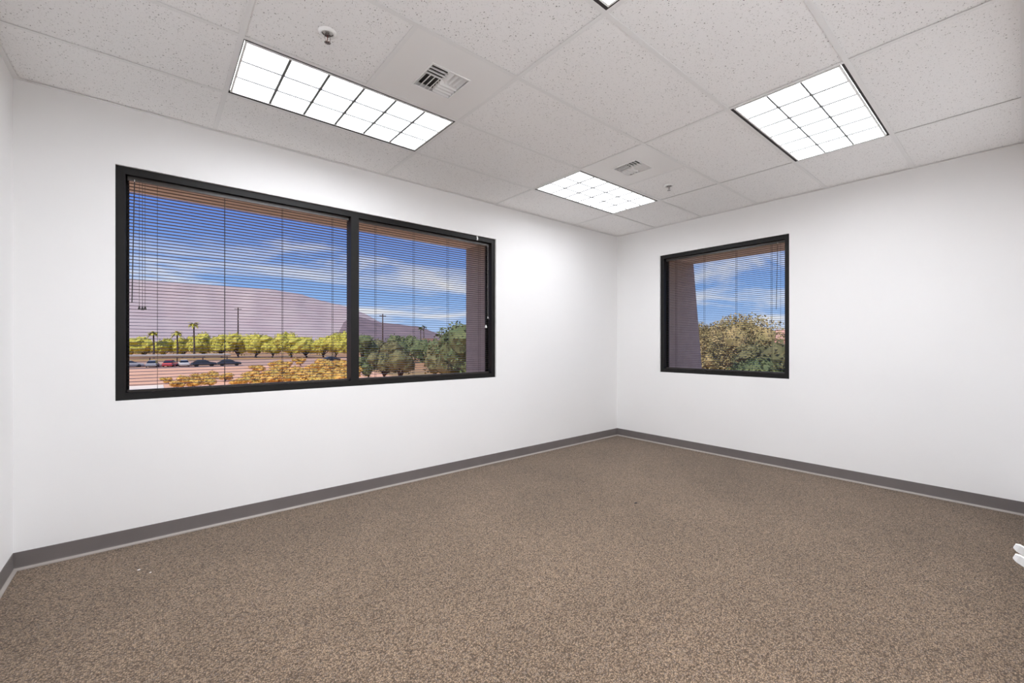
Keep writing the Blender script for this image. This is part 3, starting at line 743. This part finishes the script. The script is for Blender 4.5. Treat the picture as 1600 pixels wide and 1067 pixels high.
# carport and parked cars
root = thing('carport', 'long white flat-roofed carport over the parked cars', 'carport', (0, 121, GZ))
MB().box(-16, -2.5, 2.35, 13.5, 3.5, 2.55).build('roof', MAT['roof_white'], root)
MB().box(-16, -2.6, 2.0, 13.5, -2.5, 2.36).build('fascia', MAT['steel_brown'], root)
pm = MB().box(-0.1, -0.1, 0, 0.1, 0.1, 2.35).mesh('post', MAT['steel_brown'])
for k in range(7): link('post', pm, root, (-15.5 + k*4.8, 2.6, 0))
def car_meshes(col):
    b = MB(); sec = [(-2.2, 0.35, 0.62), (-2.1, 0.28, 0.86), (-1.2, 0.25, 0.93), (-0.9, 0.25, 0.95), (1.0, 0.25, 0.95), (1.5, 0.25, 0.9), (2.15, 0.28, 0.78), (2.25, 0.36, 0.58)]
    vs = []
    for x, z0, z1 in sec: vs += [(x, -0.86, z0), (x, 0.86, z0), (x, 0.9, (z0+z1)/2), (x, 0.8, z1), (x, -0.8, z1), (x, -0.9, (z0+z1)/2)]
    n = 6; b.add(vs, [(i*n+j, i*n+(j+1) % n, (i+1)*n+(j+1) % n, (i+1)*n+j) for i in range(len(sec)-1) for j in range(n)] + [tuple(range(n))[::-1], tuple(range((len(sec)-1)*n, len(sec)*n))])
    g = MB(); g.hexa([(-1.9, -0.76, 0.9), (1.15, -0.76, 0.92), (1.15, 0.76, 0.92), (-1.9, 0.76, 0.9)], [(-1.25, -0.58, 1.38), (0.3, -0.58, 1.40), (0.3, 0.58, 1.40), (-1.25, 0.58, 1.38)])
    r = MB(); r.hexa([(-1.27, -0.59, 1.38), (0.32, -0.59, 1.40), (0.32, 0.59, 1.40), (-1.27, 0.59, 1.38)], [(-1.1, -0.5, 1.44), (0.15, -0.5, 1.45), (0.15, 0.5, 1.45), (-1.1, 0.5, 1.44)])
    w = MB(); w.tube((0, -0.1, 0), (0, 0.1, 0), 0.32, n=12)
    return b.mesh('body', MAT[col]), g.mesh('window_band', MAT['car_glass']), r.mesh('roof', MAT[col]), w.mesh('wheel', MAT['tyre'])
for lb, col, x, y, rz in (('red car parked under the white carport', 'car_red', 2.3, 116.6, 1.3), ('silver car parked under the carport beside the red car', 'car_silver', -0.6, 116.8, 1.45), ('silver-grey car at the carport end away from the window mullion', 'car_silver', -4.3, 118.6, 0.2),
                          ('white car between the red and the dark car under the carport', 'car_white', 4.6, 116.4, 1.6), ('dark sedan parked sideways under the carport', 'car_dark', 8.0, 114.0, 0.1), ('black car parked at the carport end toward the mullion', 'car_dark', 12.6, 113.4, 0.0),
                          ('dark car parked alone beyond the golden shrubs', 'car_dark', 37.5, 122.0, 0.2)):
    o = thing('car', lb, 'car', (x, y, GZ+0.03), 'parked cars', rz); b, g, r, w = car_meshes(col)
    link('body', b, o); link('window_band', g, o); link('roof', r, o)
    for wx in (-1.35, 1.4):
        for wy in (-0.8, 0.8): link('wheel', w, o, (wx, wy, 0.32))
# low buildings far off
def house(name, label, az, d, w, dp, h, rh, wall, roof, rz):
    x, y = polar(az, d); o = thing(name, label, 'building', (x, y, GZ), None, rz)
    MB().box(-w/2, -dp/2, -0.2, w/2, dp/2, h).build('wall', MAT[wall], o)
    m = MB(); e = 0.5; m.hexa([(-w/2-e, -dp/2-e, h), (w/2+e, -dp/2-e, h), (w/2+e, dp/2+e, h), (-w/2-e, dp/2+e, h)], [(-w/2+dp/2.5, -0.2, h+rh), (w/2-dp/2.5, -0.2, h+rh), (w/2-dp/2.5, 0.2, h+rh), (-w/2+dp/2.5, 0.2, h+rh)])
    m.build('roof', MAT[roof], o)
    wm = MB().box(-0.7, -0.04, 0, 0.7, 0.04, 1.2).mesh('window', MAT['car_glass'])
    for k in range(3): link('window', wm, o, (-w/3 + k*w/3, -dp/2-0.02, 1.0))
house('house', 'low pale block building between the olive trees', 62.9, 150, 12, 8, 2.6, 0.5, 'block_tan', 'block_tan', -0.5)
house('house', 'brown-roofed house beyond the dark trees', 61.4, 205, 14, 10, 4.5, 3.0, 'block_pink', 'roof_brown', -0.5)
house('house', 'pinkish house beyond the trees of the single window', 17.6, 176, 16, 12, 6.5, 3.5, 'block_pink', 'block_pink', -1.2)
